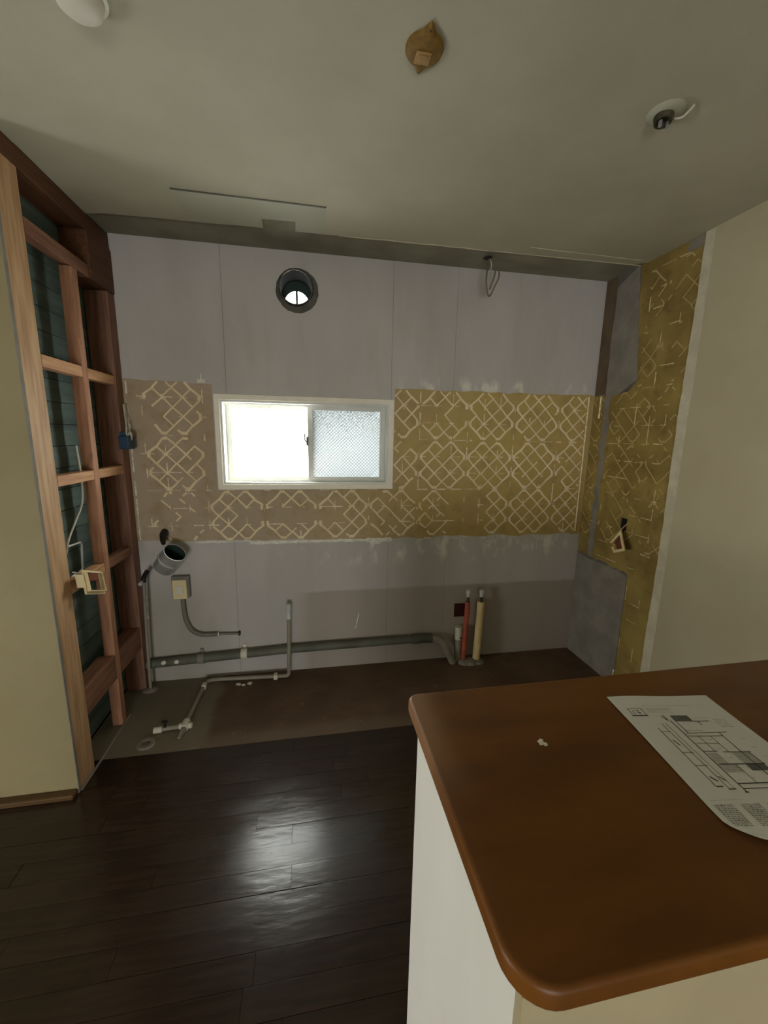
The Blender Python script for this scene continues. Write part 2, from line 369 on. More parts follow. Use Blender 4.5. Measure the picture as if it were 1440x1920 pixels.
# ------------------------------------------------------------------ setting: back wall
back = lambda y: (lambda p: (p[0], y, p[1]))
win_open = [(WX0+.028, WZ0+.028), (WX1-.028, WZ0+.028), (WX1-.028, WZ1-.028), (WX0+.028, WZ1-.028)]
bm = bmesh.new()
plate(bm, [[(-.3, -.05), (2.86, -.05), (2.86, H+.03), (-.3, H+.03)], win_open, circ(VX, VZ, .0885)], back(.0125), back(.17))
wallb = struct(obj('wall_back', bm, 'concrete'))
g = .0012
def panel(loops):
    bm = bmesh.new(); plate(bm, loops, back(0), back(.012)); obj('wall_panel', bm, 'board', wallb)
panel([[(0, 0), (.514-g, 0), (.514-g, WZ0+.015), (WX0+.015, WZ0+.015), (WX0+.015, WZ1-.015), (.514-g, WZ1-.015), (.514-g, H+.011), (0, H+.011)]])
panel([[(.514, 0), (1.424-g, 0), (1.424-g, WZ0+.015), (.514, WZ0+.015)]])
panel([[(.514, WZ1-.015), (1.424-g, WZ1-.015), (1.424-g, H+.011), (.514, H+.011)], [(a+R.uniform(-.002, .002), b+R.uniform(-.002, .002)) for a, b in circ(VX+.007, VZ-.016, .112)]])
panel([[(1.424, 0), (1.80-g, 0), (1.80-g, H+.011), (1.424, H+.011)]])
panel([[(1.80, 0), (W, 0), (W, H+.011), (1.80, H+.011)]])
# mortar bed of the removed tiles
bm = bmesh.new()
o1 = rough_line((0, .862), (1.5, .842), 30, .006)+rough_line((1.5, .845), (W-.004, .842), 22, .010)+[(W-.004, .842)]
o1 += rough_line((W-.004, 1.741), (1.449, 1.735), 22, .006)[0:]+[(1.446, 1.735), (1.446, WZ0+.004), (WX0-.008, WZ0+.004)]+rough_line((WX0-.008, 1.722), (0, 1.733), 8, .004)+[(0, 1.733)]
plate(bm, [o1], back(-.002), back(-.0001))
bed = obj('tile_mortar_bed', bm, 'bed', wallb, label='mustard mortar field left by stripped tiles')

U = .0505
def clip(a, b, rc):
    t0, t1 = 0.0, 1.0; dx, dy = b[0]-a[0], b[1]-a[1]
    for p, q in ((-dx, a[0]-rc[0]), (dx, rc[2]-a[0]), (-dy, a[1]-rc[1]), (dy, rc[3]-a[1])):
        if abs(p) < 1e-9:
            if q < 0: return None
        else:
            t = q/p
            if p < 0: t0 = max(t0, t)
            else: t1 = min(t1, t)
    if t1-t0 < .05: return None
    return (a[0]+dx*t0, a[1]+dy*t0), (a[0]+dx*t1, a[1]+dy*t1)
def motif_segments():
    S = []
    for sx in (-1, 1):
        for sy in (-1, 1):
            q = lambda a, b: (sx*a, sy*b)
            S += [(q(1.22, 2.68), q(1.9, 1.9), .20), (q(1.9, 1.9), q(2.72, 1.22), .20),      # outer chamfer
                  (q(.74, 2.72), q(1.24, 2.70), .27), (q(2.70, .74), q(2.74, 1.24), .27),    # lobes
                  (q(.76, 2.72), q(0, 2), .17), (q(2.70, .76), q(2, 0), .17),                # from lobe to notch
                  (q(0, 2), q(1, 1), .15), (q(1, 1), q(2, 0), .15),                          # lattice
                  (q(0, 0), q(1, 1), .15), (q(1, 1), q(1.86, 1.86), .14)]
    return S
def strip(bm, conv, a, b, w, h, base):
    """raised ridge with sloping flanks from a to b in wall coordinates"""
    d = Vector((b[0]-a[0], b[1]-a[1])); L = d.length
    if L < 1e-4: return
    d /= L; n = Vector((-d.y, d.x)); e = min(.3*w, L*.3)
    a = Vector(a)-d*e*.5; b = Vector(b)+d*e*.5
    lo = [a+n*w/2, a-n*w/2, b-n*w/2, b+n*w/2]; hi = [a+d*e+n*w*.3, a+d*e-n*w*.3, b-d*e-n*w*.3, b-d*e+n*w*.3]
    v0 = [bm.verts.new(conv(p, base)) for p in lo]; v1 = [bm.verts.new(conv(p, base+h)) for p in hi]
    bm.faces.new(v1)
    for i in range(4): bm.faces.new((v0[i], v0[(i+1) % 4], v1[(i+1) % 4], v1[i]))
def wobble(p, s=.0022): return (p[0]+R.uniform(-s, s), p[1]+R.uniform(-s, s))
convB = lambda p, h: (p[0], -h, p[1])
convR = lambda p, h: (W-h, p[0], p[1])
def motif(cx, cz, rects, conv, drop, parent, mat, name, fade=None, wmul=1.22, hh=.0016):
    bm = bmesh.new(); n = 0
    for a, b, w in motif_segments():
        if R.random() < drop: continue
        A = wobble((cx+a[0]*U, cz+a[1]*U)); Bp = wobble((cx+b[0]*U, cz+b[1]*U))
        if R.random() < drop*1.2: Bp = (A[0]+(Bp[0]-A[0])*.5, A[1]+(Bp[1]-A[1])*.5)
        mid = ((a[0]+b[0])/2, (a[1]+b[1])/2)
        if fade and fade(mid): continue
        for rc in rects:
            c = clip(A, Bp, rc)
            if c: strip(bm, conv, c[0], c[1], w*U*wmul*R.uniform(.85, 1.15), hh*R.uniform(.7, 1.2), .0019); n += 1
    if n < 3: bm.free(); return
    bmesh.ops.recalc_face_normals(bm, faces=bm.faces)
    obj(name, bm, mat, parent)
rb = [(.03, .85, WX0-.012, 1.725), (WX0-.02, .85, WX1+.02, WZ0-.004), (WX1+.006, .85, 2.694, 1.73)]
CXK = [.236+.3033*k for k in range(9)]
for k, cx in enumerate(CXK):
    for ri, cz in enumerate((1.597, 1.295, 1.000)):
        if ri < 2 and 1 <= k <= 3: continue
        drop = .03; fade = None
        if ri == 2 and k == 0: drop = .75
        elif ri == 2 and k in (1, 2, 3): fade = [None, lambda m: m[1] > -.7 and m[1] < .6 and m[0] > 0, lambda m: abs(m[1]) < .7, lambda m: abs(m[1]) < .7 and m[0] < .3][k]
        elif ri == 2 and k == 4: drop = .15
        elif ri == 2 and k == 5: drop = .22; fade = lambda m: m[0] > .6
        elif ri == 2 and k == 6: fade = lambda m: m[0] < .3
        elif ri == 0 and k == 5: fade = lambda m: (abs(m[1]) < 1.2 and m[0] < -.4) or (abs(m[1]) < .9 and m[0] > 1)
        elif k == 4: drop = .1
        elif ri == 0 and k == 0: drop = .02; fade = lambda m: m[0] < -.6 and -1.6 < m[1] < .5
        motif(cx, cz, rb, convB, drop, wallb, 'ridge', 'adhesive_motif', fade)
# broken grout lines
def dash(bm, conv, p, q, w, h, base=.0022):
    n = max(1, int((Vector(q)-Vector(p)).length/.012)); pts = [Vector(p)+(Vector(q)-Vector(p))*i/n for i in range(n+1)]
    for a, b in zip(pts, pts[1:]): strip(bm, conv, wobble(a, .0008), wobble(b, .0008), w*R.uniform(.55, 1.25), h*R.uniform(.6, 1.2), base)
bm = bmesh.new()
xs = [.236-.0505+.1011*i for i in range(-1, 26)]; zs = [1.597+.0505-.1*i for i in range(-1, 9)]
def inr(x, z): return any(r[0]-.03 <= x <= r[2] and r[1] <= z <= r[3] for r in rb)
for x in xs:
    for z in zs:
        for horiz in (0, 1):
            if R.random() < (.34 if horiz else .36): continue
            L = R.uniform(.015, .08); s = R.uniform(-.03, .02)
            a = (x+s, z) if horiz else (x, z+s); b = (x+s+L, z) if horiz else (x, z+s+L)
            if inr(*a) and inr(*b): dash(bm, convB, a, b, R.choice((.003, .0035, .0045, .007)), .0022)
obj('grout_residue', bm, 'grout', wallb, label='broken pale grout dashes left between tile marks')['kind'] = 'stuff'
# pale caulk beads: near the corners and under the field
bm = bmesh.new(); dash(bm, convB, (2.706, .86), (2.706, 1.735), .010, .004); obj('caulk_bead', bm, 'grout', wallb, label='vertical bead of pale caulk beside the corner')
bm = bmesh.new()
for a, b in ((1.25, 1.6), (.87, 1.1), (1.12, 1.2), (1.66, 1.72), (.62, .7), (.48, .54), (.40, .45)): dash(bm, convB, (.018, a), (.018, b), .008, .004)
obj('caulk_bead', bm, 'plaster', wallb)
bm = bmesh.new()
for i in range(60):
    x = .30+i*.019
    z = .845+(.012 if x < .6 else 0); w = R.uniform(.014, .024)*(1.5 if 1.27 < x < 1.47 else 1)*(.5 if x < .6 else 1)
    strip(bm, convB, (x, z-.008+R.uniform(-.003, .003)), (x+.022, z-.008+R.uniform(-.003, .003)), w, .003, .0001)
plate(bm, [[(1.285, .838), (1.305, .822), (1.318, .800), (1.328, .789), (1.334, .803), (1.345, .812), (1.362, .806), (1.366, .815), (1.395, .824), (1.44, .823), (1.45, .838)]], back(-.0045), back(-.0001))
for x in (1.65, 1.83, 1.86, 1.9, 2.05, 2.08, 2.4): strip(bm, convB, (x, .835+R.uniform(-.02, .01)), (x+R.uniform(.01, .05), .83+R.uniform(-.01, .01)), .006, .002, .0001)
strip(bm, convB, (.385, 1.735), (.388, 1.775), .006, .002, .0001); strip(bm, convB, (.37, 1.735), (.405, 1.737), .018, .002, .0001)
obj('plaster_ledge', bm, 'plaster', wallb, label='ragged white plaster ledge under the mortar field')
bm = bmesh.new(); dash(bm, convB, (1.222, .255), (1.243, .355), .006, .0008, .0001); obj('chalk_scratch', bm, 'plaster', wallb, label='short white slanting scratch')
for x, z in ((.505, 1.75), (1.0, 1.757), (.69, 2.345), (1.33, 1.78)):
    bm = bmesh.new(); lathe(bm, [(0, -.0005), (.004, -.0005), (.0045, .001)], (x, 0, z), (0, -1, 0), 10); obj('screw_hole', bm, 'dark', wallb)

# vent sleeve through the back wall
ven = thing('vent_duct', (VX, 0, VZ), 'round steel vent sleeve through upper back wall, daylight showing in its lower half', 'vent')
bm = bmesh.new(); lathe(bm, [(.0855, -.006), (.088, -.006), (.088, .168), (.0855, .168), (.0855, -.006)], (VX, 0, VZ), (0, 1, 0), 40); obj('sleeve', bm, 'dark_sleeve', ven, smooth=40)
bm = bmesh.new()
R2 = .068; dome = [(VX+R2*math.cos(math.pi*i/20), VZ-.036+R2*math.sin(math.pi*i/20)) for i in range(21)]
plate(bm, [circ(VX, VZ, .0854), dome], back(.160), back(.163)); obj('hood_plate', bm, 'green_in', ven)
bm = bmesh.new(); lathe(bm, [(.0835, -.0085), (.090, -.0085), (.090, -.0062), (.0835, -.0062), (.0835, -.0085)], (VX, 0, VZ), (0, 1, 0), 40); obj('rim', bm, 'dirtymetal', ven, smooth=40)
obj('centre_bar', B(((VX-.006, .150, VZ-.04), (VX+.006, .158, VZ+.034))), 'black', ven)
bm = bmesh.new()
for i in range(46):
    a = R.uniform(0, 2*math.pi); da = R.uniform(.04, .12); r = R.uniform(.087, .093)
    strip(bm, lambda p, h: (p[0], -h, p[1]), (VX+r*math.cos(a), VZ+r*math.sin(a)), (VX+r*math.cos(a+da), VZ+r*math.sin(a+da)), R.uniform(.004, .009), .006, -.003)
obj('sealant', bm, 'dirtymetal', ven, label='ragged sealant around the sleeve')['kind'] = 'stuff'

# ------------------------------------------------------------------ window
def ring(bm, o, i, y0, y1):
    plate(bm, [[(o[0], o[2]), (o[1], o[2]), (o[1], o[3]), (o[0], o[3])], [(i[0], i[2]), (i[1], i[2]), (i[1], i[3]), (i[0], i[3])]], back(y0), back(y1))
bm = bmesh.new(); oc = (WX0, WX1, WZ0, WZ1); ic = (WX0+.029, WX1-.029, WZ0+.029, WZ1-.029)
ring(bm, oc, ic, -.014, .012); win = struct(obj('window_1', bm, 'casing', bevel=.002))
bm = bmesh.new(); ring(bm, ic, (ic[0]+.012, ic[1]-.012, ic[2]+.010, ic[3]-.012), -.006, .15); obj('outer_frame', bm, 'alu', win)
bm = bmesh.new()
for yy in (.045, .075, .105): box(bm, (ic[0]+.012, yy, ic[2]+.010), (ic[1]-.012, yy+.003, ic[2]+.021)); box(bm, (ic[0]+.012, yy, ic[3]-.024), (ic[1]-.012, yy+.003, ic[3]-.012))
obj('track', bm, 'alu', win)
obj('sill_strip', B(((ic[0]+.012, -.004, ic[2]+.010), (.62, .04, ic[2]+.0125))), 'plaster', win)
def sash(x0, x1, y0, glass, wires):
    z0, z1 = ic[2]+.012, ic[3]-.014
    bm = bmesh.new(); ring(bm, (x0, x1, z0, z1), (x0+.030, x1-.030, z0+.024, z1-.024), y0, y0+.022); s = obj('sash', bm, 'alu', win, bevel=.0015)
    obj('pane', B(((x0+.029, y0+.010, z0+.023), (x1-.029, y0+.013, z1-.023))), glass, s)
    if wires:
        bm = bmesh.new(); st = .0195; rc = (x0+.03, z0+.024, x1-.03, z1-.024)
        for sg in (-1, 1):
            for k in range(-60, 60):
                c = clip((x0+k*st, z0-.2), (x0+k*st+sg*1.0, z0+.8), rc)
                if c: strip(bm, lambda p, h: (p[0], y0+.0095-h, p[1]), c[0], c[1], .0019, .0005, 0)
        obj('wire_mesh', bm, 'wire', s, label='diamond wire mesh set in the glass')['kind'] = 'stuff'
    return s
sash(ic[0]+.012, .985, .078, 'glass', False)
s2 = sash(.942, ic[1]-.012, .048, 'wired', True)
bm = bmesh.new(); box(bm, (.934, .038, 1.40), (.945, .048, 1.455)); tube(bm, smoothpath([(.938, .04, 1.42), (.926, .03, 1.435), (.924, .03, 1.455), (.928, .03, 1.47)]), .004, 8)
obj('crescent_latch', bm, 'dirtymetal', s2, label='small dark crescent latch')

# ------------------------------------------------------------------ setting: right wall
side = lambda x: (lambda p: (x, p[0], p[1]))
sock = [(-.351, .946), (-.351, 1.022), (-.398, 1.022), (-.398, .946)]
bm = bmesh.new(); plate(bm, [[(-5.6, 0), (.16, 0), (.16, H+.03), (-5.6, H+.03)], sock], side(W), side(W+.06)); wr = struct(obj('wall_right', bm, 'concrete'))
obj('wall_core', B(((W+.061, -5.6, 0), (W+.11, .16, H+.03))), 'dark', wr)
bm = bmesh.new()
edge = rough_line((-.655, 0), (-.655, H), 60, .004)
strip_y = rough_line((-.60, 0), (-.63, .45), 12, .003)
tb = [(-.66, 0), (-.452, 0), (-.452, .70)]+rough_line((-.452, .714), (-.10, .715), 12, .008)[1:]+[(-.003, .72), (-.003, 1.735)]+rough_line((-.003, 1.738), (-.335, 1.735), 6, .003)[1:]+rough_line((-.34, 1.74), (-.262, H), 14, .004)[1:]+[(-.262, H+.011), (-.66, H+.011)]
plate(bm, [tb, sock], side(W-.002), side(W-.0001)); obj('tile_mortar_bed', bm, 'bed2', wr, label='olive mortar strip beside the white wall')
def wr_part(name, pts, mat, label=None, t=.003):
    bm = bmesh.new(); plate(bm, [pts], side(W-t), side(W-.0001)); return obj(name, bm, mat, wr, label=label)
wr_part('bare_board', [(-.449, 0), (-.003, 0), (-.003, .712)]+rough_line((-.10, .705), (-.449, .705), 10, .007)[1:]+[(-.449, .69)], 'mortar', 'grey bare board patch low on the side wall')
wr_part('mortar_smear', rough_line((-.098, 1.742), (-.098, H+.011), 10, .006)+rough_line((-.256, H+.011), (-.345, 1.732), 10, .005)+[(-.20, 1.728)], 'mortar', 'grey mortar where a cupboard stood')
wr_part('bare_strip', [(-.092, 1.742), (-.003, 1.742), (-.003, H+.011), (-.092, H+.011)], 'brownstrip', 'brown bare strip in the corner', .002)
bm = bmesh.new()
L1 = [(-.098+R.uniform(-.008, .008)-.012*(i % 3 == 0), .72+i*.0425) for i in range(25)]; L2 = [(-.150+R.uniform(-.012, .012), .72+i*.0425) for i in range(25)]
plate(bm, [L1+L2[::-1]], side(W-.004), side(W-.0019)); obj('mortar_smear', bm, 'mortar', wr, label='narrow grey mortar streak near the corner')
rr = [(-.64, .72, -.16, 1.735), (-.64, 1.735, -.345, 2.38), (-.64, .1, -.455, .72), (-.09, .75, -.006, 1.73)]
for cy in (-.6108, -.3075, -.0042):
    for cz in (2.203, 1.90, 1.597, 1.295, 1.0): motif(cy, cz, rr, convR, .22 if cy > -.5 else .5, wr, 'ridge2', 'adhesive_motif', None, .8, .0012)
bm = bmesh.new()
for y in [-.358-.1011*i for i in range(-3, 3)]:
    for z in [1.6475+.1*i for i in range(-15, 8)]:
        for horiz in (0, 1):
            if R.random() < (.35 if horiz else .78): continue
            Ld = R.uniform(.03, .09); s = R.uniform(-.03, .01); a = (y+s, z) if horiz else (y, z+s); b = (y+s+Ld, z+R.uniform(-.003, .003)) if horiz else (y, z+s+Ld)
            if any(r[0] <= p[0] <= r[2] and r[1] <= p[1] <= r[3] for r in (rr[0], rr[1], rr[2]) for p in (a,)) and any(r[0] <= b[0] <= r[2] and r[1] <= b[1] <= r[3] for r in rr): dash(bm, convR, a, b, R.choice((.0025, .0035, .0055)), .0022)
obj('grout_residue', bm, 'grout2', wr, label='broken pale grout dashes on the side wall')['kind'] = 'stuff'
bm = bmesh.new(); dash(bm, convR, (-.062, 1.60), (-.062, 1.735), .012, .003); dash(bm, convR, (-.445, .02), (-.445, .10), .01, .004); obj('caulk_bead', bm, 'grout', wr)
bm = bmesh.new(); plate(bm, [[(-5.6, 0), (-.695, 0), (-.695, H), (-5.6, H)]], side(W-.012), side(W-.0001)); obj('wall_lining', bm, 'white', wr, label='smooth white papered lining')
bm = bmesh.new(); ez = [H*i/70 for i in range(71)]
plate(bm, [[(-.6955, 0)]+[(-.640+R.uniform(-.0022, .0022)+.003*math.sin(z*5), z) for z in ez]+[(-.6955, H)]], side(W-.010), side(W-.0021)); obj('torn_lining_edge', bm, 'torn', wr, label='pale ragged edge of the stripped lining')
bm = bmesh.new(); plate(bm, [[(-.645, H-.05), (-.55, H-.05), (-.555, H-.004), (-.645, H-.004)]], side(W-.005), side(W-.0021)); obj('plaster_scrap', bm, 'mortar', wr)

# ------------------------------------------------------------------ setting: stud wall on the left, lath behind it
bm = B(((-.16, -.66, -.012), (-.121, 0, H+.011))); wl = struct(obj('wall_left', bm, 'dark'))
z = .01
while z < H:
    h = min(.0895, H+.005-z)
    obj('lath_board', B(((-.120, -.64, z), (-.106+R.uniform(-.002, .002), -.002, z+h))), 'lath', wl); z += .0925
def tim(name, y0, y1, z0, z1, mat, x0=-.105, x1=0, label=None): return obj(name, B(((x0, y0, z0), (x1, y1, z1))), mat, wl, bevel=.003, label=label)
tim('stud', -.757, -.645, 0, 2.328, 'timber', label='wide knotty pale post at the open end')
tim('stud', -.370, -.326, 0, 2.129, 'midwood', x0=-.048)
tim('stud', -.076, -.003, 0, 2.128, 'redwood', x0=-.10, x1=.004)
tim('top_plate', -.757, -.003, 2.33, 2.399, 'darkwood_h', label='dark stained top plate')
tim('header_block', -.225, -.003, 2.13, 2.329, 'darkwood_h', x1=.008, label='dark block under the top plate')
tim('nogging', -.644, -.226, 2.131, 2.184, 'redwood_h', x0=-.045)
for z0, z1, m in ((1.690, 1.735, 'timber_h'), (1.248, 1.290, 'timber_h'), (.812, .856, 'timber_h')):
    tim('nogging', -.644, -.371, z0, z1, m, x0=-.045); tim('nogging', -.325, -.077, z0, z1, 'redwood_h' if z0 < 1 else m, x0=-.045, x1=-.002)
tim('nogging', -.644, -.371, .262, .386, 'redwood_h', x0=-.075); tim('nogging', -.325, -.077, .262, .386, 'redwood_h', x0=-.075)
bm = bmesh.new(); tube(bm, [(.004, -.76, .003), (.006, -.6, .004), (.003, -.45, .003), (.005, -.30, .003)], .005, 6); obj('sole_bead', bm, 'mortar', wl, label='pale bead along the foot')

# cream return wall beside the studs
ws = struct(obj('wall_side', B(((-2.6, -.772, 0), (-.0015, -.7575, H)), ((-2.6, -.756, 0), (-.20, -.66, H))), 'cream'))
obj('torn_edge', B(((-.0014, -.772, 0), (.0012, -.7575, H))), 'mortar', ws)
tr = struct(obj('trim_1', B(((-2.6, -.81, .0008), (-.002, -.7725, .024))), 'moulding', bevel=.006))

# living room behind the camera: rear and side walls with their window openings
bm = bmesh.new(); plate(bm, [[(-2.6, 0), (2.86, 0), (2.86, H+.03), (-2.6, H+.03)], [(REAR[0], REAR[2]), (REAR[1], REAR[2]), (REAR[1], REAR[3]), (REAR[0], REAR[3])]], back(-5.6), back(-5.7)); struct(obj('wall_rear', bm, 'white'))
bm = bmesh.new(); plate(bm, [[(-5.6, 0), (-.66, 0), (-.66, H+.03), (-5.6, H+.03)], [(SIDE[0], SIDE[2]), (SIDE[1], SIDE[2]), (SIDE[1], SIDE[3]), (SIDE[0], SIDE[3])]], side(-2.6), side(-2.7)); struct(obj('wall_living', bm, 'white'))

# ------------------------------------------------------------------ counter
cn = thing('counter', (1.9, -1.9, 0), 'half-height white counter with dark brown rounded wooden top, standing before the stripped kitchen', 'counter')
X0, YB, YF, HC, TH = 1.141, -1.667, -2.128, .95, .030
def rcorner(cx, cy, r, a0, n=8): return [(cx+r*math.cos(a0+math.pi/2*i/n), cy+r*math.sin(a0+math.pi/2*i/n)) for i in range(n+1)]
outl = [(W-.014, YF)]+[(W-.014, YB)]+rcorner(X0+.022, YB-.022, .022, math.pi/2)+rcorner(X0+.048, YF+.048, .048, math.pi)
bm = bmesh.new(); lo = [bm.verts.new((p[0], p[1], HC-TH)) for p in outl]; hi = [bm.verts.new((p[0], p[1], HC)) for p in outl]
ft = bm.faces.new(hi); fb = bm.faces.new(lo[::-1]); n = len(outl)
for i in range(n): bm.faces.new((lo[i], lo[(i+1) % n], hi[(i+1) % n], hi[i]))
bmesh.ops.recalc_face_normals(bm, faces=bm.faces); bm.edges.ensure_lookup_table()
bmesh.ops.bevel(bm, geom=list(ft.edges)+list(fb.edges), offset=.007, segments=4, profile=.5, affect='EDGES')
obj('top', bm, 'counter', cn, smooth=35, label='dark brown varnished wooden top')
PX, PB, PF = X0+.014, YB-.045, YF+.030
obj('end_panel', B(((PX, PF+.0005, 0), (PX+.012, PB, HC-TH-.0005))), 'panel_white', cn)
obj('front_panel', B(((PX, PF-.012, 0), (W-.013, PF, HC-TH-.0005))), 'panel_beige', cn, label='darker beige front panel')
obj('rear_panel', B(((PX+.0125, PB-.012, 0), (W-.013, PB, HC-TH-.0005))), 'panel_white', cn)
bm = bmesh.new()
for i in range(7):
    a = R.uniform(0, 6.3); lathe(bm, [(R.uniform(.002, .005), 0), (R.uniform(.001, .003), .0012), (0, .0014)], (1.341+R.uniform(-.007, .007), -1.833+R.uniform(-.005, .005), HC), (0, 0, 1), 7)
o = obj('paint_fleck', bm, 'plaster'); o['label'] = 'small white plaster fleck lying on the brown counter top'; o['category'] = 'plaster crumb'

# paper plan lying on the counter
O = Vector((1.540, -1.741)); e1 = Vector((.208, -.027)).normalized(); e2 = Vector((e1.y, -e1.x)); PW, PL = .210, .300
def pz_(a, b):
    z = HC+.0012+.0010*math.sin(a*38)*math.exp(-b*22)+.0006*(1+math.sin(a*21+b*17))
    c = max(0, (b-.268)/.03)+max(0, (.035-a)/.035)*max(0, (b-.23)/.07); return z+.004*c*c
def pp(a, b, dz=0): q = O+e1*a+e2*b; return (q.x, q.y, pz_(a, b)+dz)
ppr = thing('floor_plan_sheet', (O.x, O.y, HC), 'white printed floor plan sheet lying on the brown counter top', 'paper')
NA, NB = 21, 30
bm = bmesh.new(); gt = [[None]*(NB+1) for _ in range(NA+1)]; gb = [[None]*(NB+1) for _ in range(NA+1)]
for i in range(NA+1):
    for j in range(NB+1):
        a, b = PW*i/NA, PL*j/NB
        # the near corner is rounded off by its curl
        rc_ = .030
        if a < rc_ and b > PL-rc_:
            d = Vector((a-rc_, b-(PL-rc_))); m_ = max(abs(d.x), abs(d.y))
            if m_ > 1e-6: d = d*(m_/d.length)
            a, b = rc_+d.x, PL-rc_+d.y
        gt[i][j] = bm.verts.new(pp(a, b)); gb[i][j] = bm.verts.new(pp(a, b, -.0003))
for i in range(NA):
    for j in range(NB):
        bm.faces.new((gt[i][j], gt[i+1][j], gt[i+1][j+1], gt[i][j+1])); bm.faces.new((gb[i][j], gb[i][j+1], gb[i+1][j+1], gb[i+1][j]))
bd = [(i, 0) for i in range(NA)]+[(NA, j) for j in range(NB)]+[(i, NB) for i in range(NA, 0, -1)]+[(0, j) for j in range(NB, 0, -1)]
for p, q in zip(bd, bd[1:]+bd[:1]): bm.faces.new((gt[p[0]][p[1]], gt[q[0]][q[1]], gb[q[0]][q[1]], gb[p[0]][p[1]]))
bmesh.ops.recalc_face_normals(bm, faces=bm.faces); obj('sheet', bm, 'paper', ppr, smooth=40)
def inkline(bm, a, b, w):
    a = Vector(a)/1000; b = Vector(b)/1000; n = max(1, int((b-a).length/.008)); d = (b-a).normalized(); nn = Vector((-d.y, d.x))*w/2000
    for i in range(n):
        p = a+(b-a)*i/n; q = a+(b-a)*(i+1)/n
        bm.faces.new([bm.verts.new(pp(v.x, v.y, .0004)) for v in (p+nn, p-nn, q-nn, q+nn)])
def rectline(bm, x0, y0, x1, y1, w):
    for a, b in (((x0, y0), (x1, y0)), ((x1, y0), (x1, y1)), ((x1, y1), (x0, y1)), ((x0, y1), (x0, y0))): inkline(bm, a, b, w)
bm = bmesh.new()
for l in (((79, 72), (79, 225), 1.2), ((82, 104), (160, 103), .8), ((82, 111), (146, 112), .8), ((145, 104), (142, 210), 1.2), ((112, 148), (160, 149), 1.0), ((82, 173), (160, 174), 1.2), ((79, 210), (146, 210), 1.2), ((79, 219), (118, 219), .9),
          ((122, 74), (152, 74), 1.0), ((130, 74), (130, 84), 1.2), ((88, 62), (88, 104), 1.0), ((122, 112), (122, 148), .8), ((100, 112), (100, 146), .8), ((80, 146), (104, 146), .9), ((110, 174), (110, 210), .8), ((82, 128), (122, 129), .6),
          ((41, 91), (41, 214), .8), ((56, 80), (58, 219), .7), ((64, 78), (66, 219), .5), ((41, 100), (56, 100), .7), ((42, 148), (60, 148), .7), ((42, 175), (62, 175), .7), ((41, 214), (52, 214), 1.2), ((56, 219), (68, 219), 1.0), ((76, 225), (82, 225), 1.6),
          ((15, 40), (30, 37), .8), ((30, 37), (46, 40), .8), ((18, 40), (18, 58), .8), ((44, 40), (44, 58), .8), ((15, 58), (46, 58), 1.6), ((24, 44), (24, 54), .9), ((28, 44), (36, 44), .9), ((30, 50), (38, 50), .9), ((34, 44), (34, 55), .9),
          ((75, 56), (75, 72), 1.0), ((70, 60), (74, 72), 1.4), ((156, 149), (157, 174), 1.0), ((46, 196), (52, 205), 1.6), ((60, 196), (66, 205), 1.2), ((46, 120), (50, 132), 1.4)): inkline(bm, l[0], l[1], l[2]*1.4)
obj('plan_linework', bm, 'ink', ppr, label='black plan lines and small house mark')['kind'] = 'stuff'
bm = bmesh.new()
def fill(bm, x0, y0, x1, y1):
    n = 4
    for i in range(n):
        for j in range(n):
            q = [(x0+(x1-x0)*(i+a)/n, y0+(y1-y0)*(j+b)/n) for a, b in ((0, 0), (1, 0), (1, 1), (0, 1))]
            bm.faces.new([bm.verts.new(pp(v[0]/1000, v[1]/1000, .0003)) for v in q])
fill(bm, 88, 58, 122, 74); fill(bm, 126, 174, 157, 187)
obj('dark_hatching', bm, 'ink3', ppr)['kind'] = 'stuff'
bm = bmesh.new()
for x0, y0, x1, y1 in ((126, 150, 155, 173), (82, 150, 100, 172), (82, 175, 109, 190)):
    k = x0
    while k < x1: inkline(bm, (k, y0), (k, y1), .5); k += 2.4
    k = y0
    while k < y1: inkline(bm, (x0, k), (x1, k), .5); k += 3
def textrow(bm, x0, x1, y, h):
    x = x0
    while x < x1:
        l = R.uniform(1.5, 5); inkline(bm, (x, y), (min(x+l, x1), y), h*R.uniform(.5, 1)); x += l+R.uniform(.8, 2)
for y in (38, 42, 46, 50): textrow(bm, 54, 102, y, 1.0)
textrow(bm, 52, 180, 30, .7); textrow(bm, 132, 160, 66, 1); textrow(bm, 84, 120, 98, 1.0)
for y in (70, 75, 80, 85, 90): textrow(bm, 163, 186, y, 1.1)
for y in (120, 140, 160, 180, 200): textrow(bm, 170, 180, y, 1.0); textrow(bm, 112, 118, y, 1.0)
for y in (237, 292): textrow(bm, 12, 60, y, .6)
for x0, x1, y1 in ((10, 38, 279), (50, 78, 279), (90, 118, 279), (130, 160, 279)):
    y = 245
    while y < y1: textrow(bm, x0, x1, y, 2.1); y += 2.9
obj('fine_print', bm, 'ink2', ppr, label='grey rows of small illegible print')['kind'] = 'stuff'

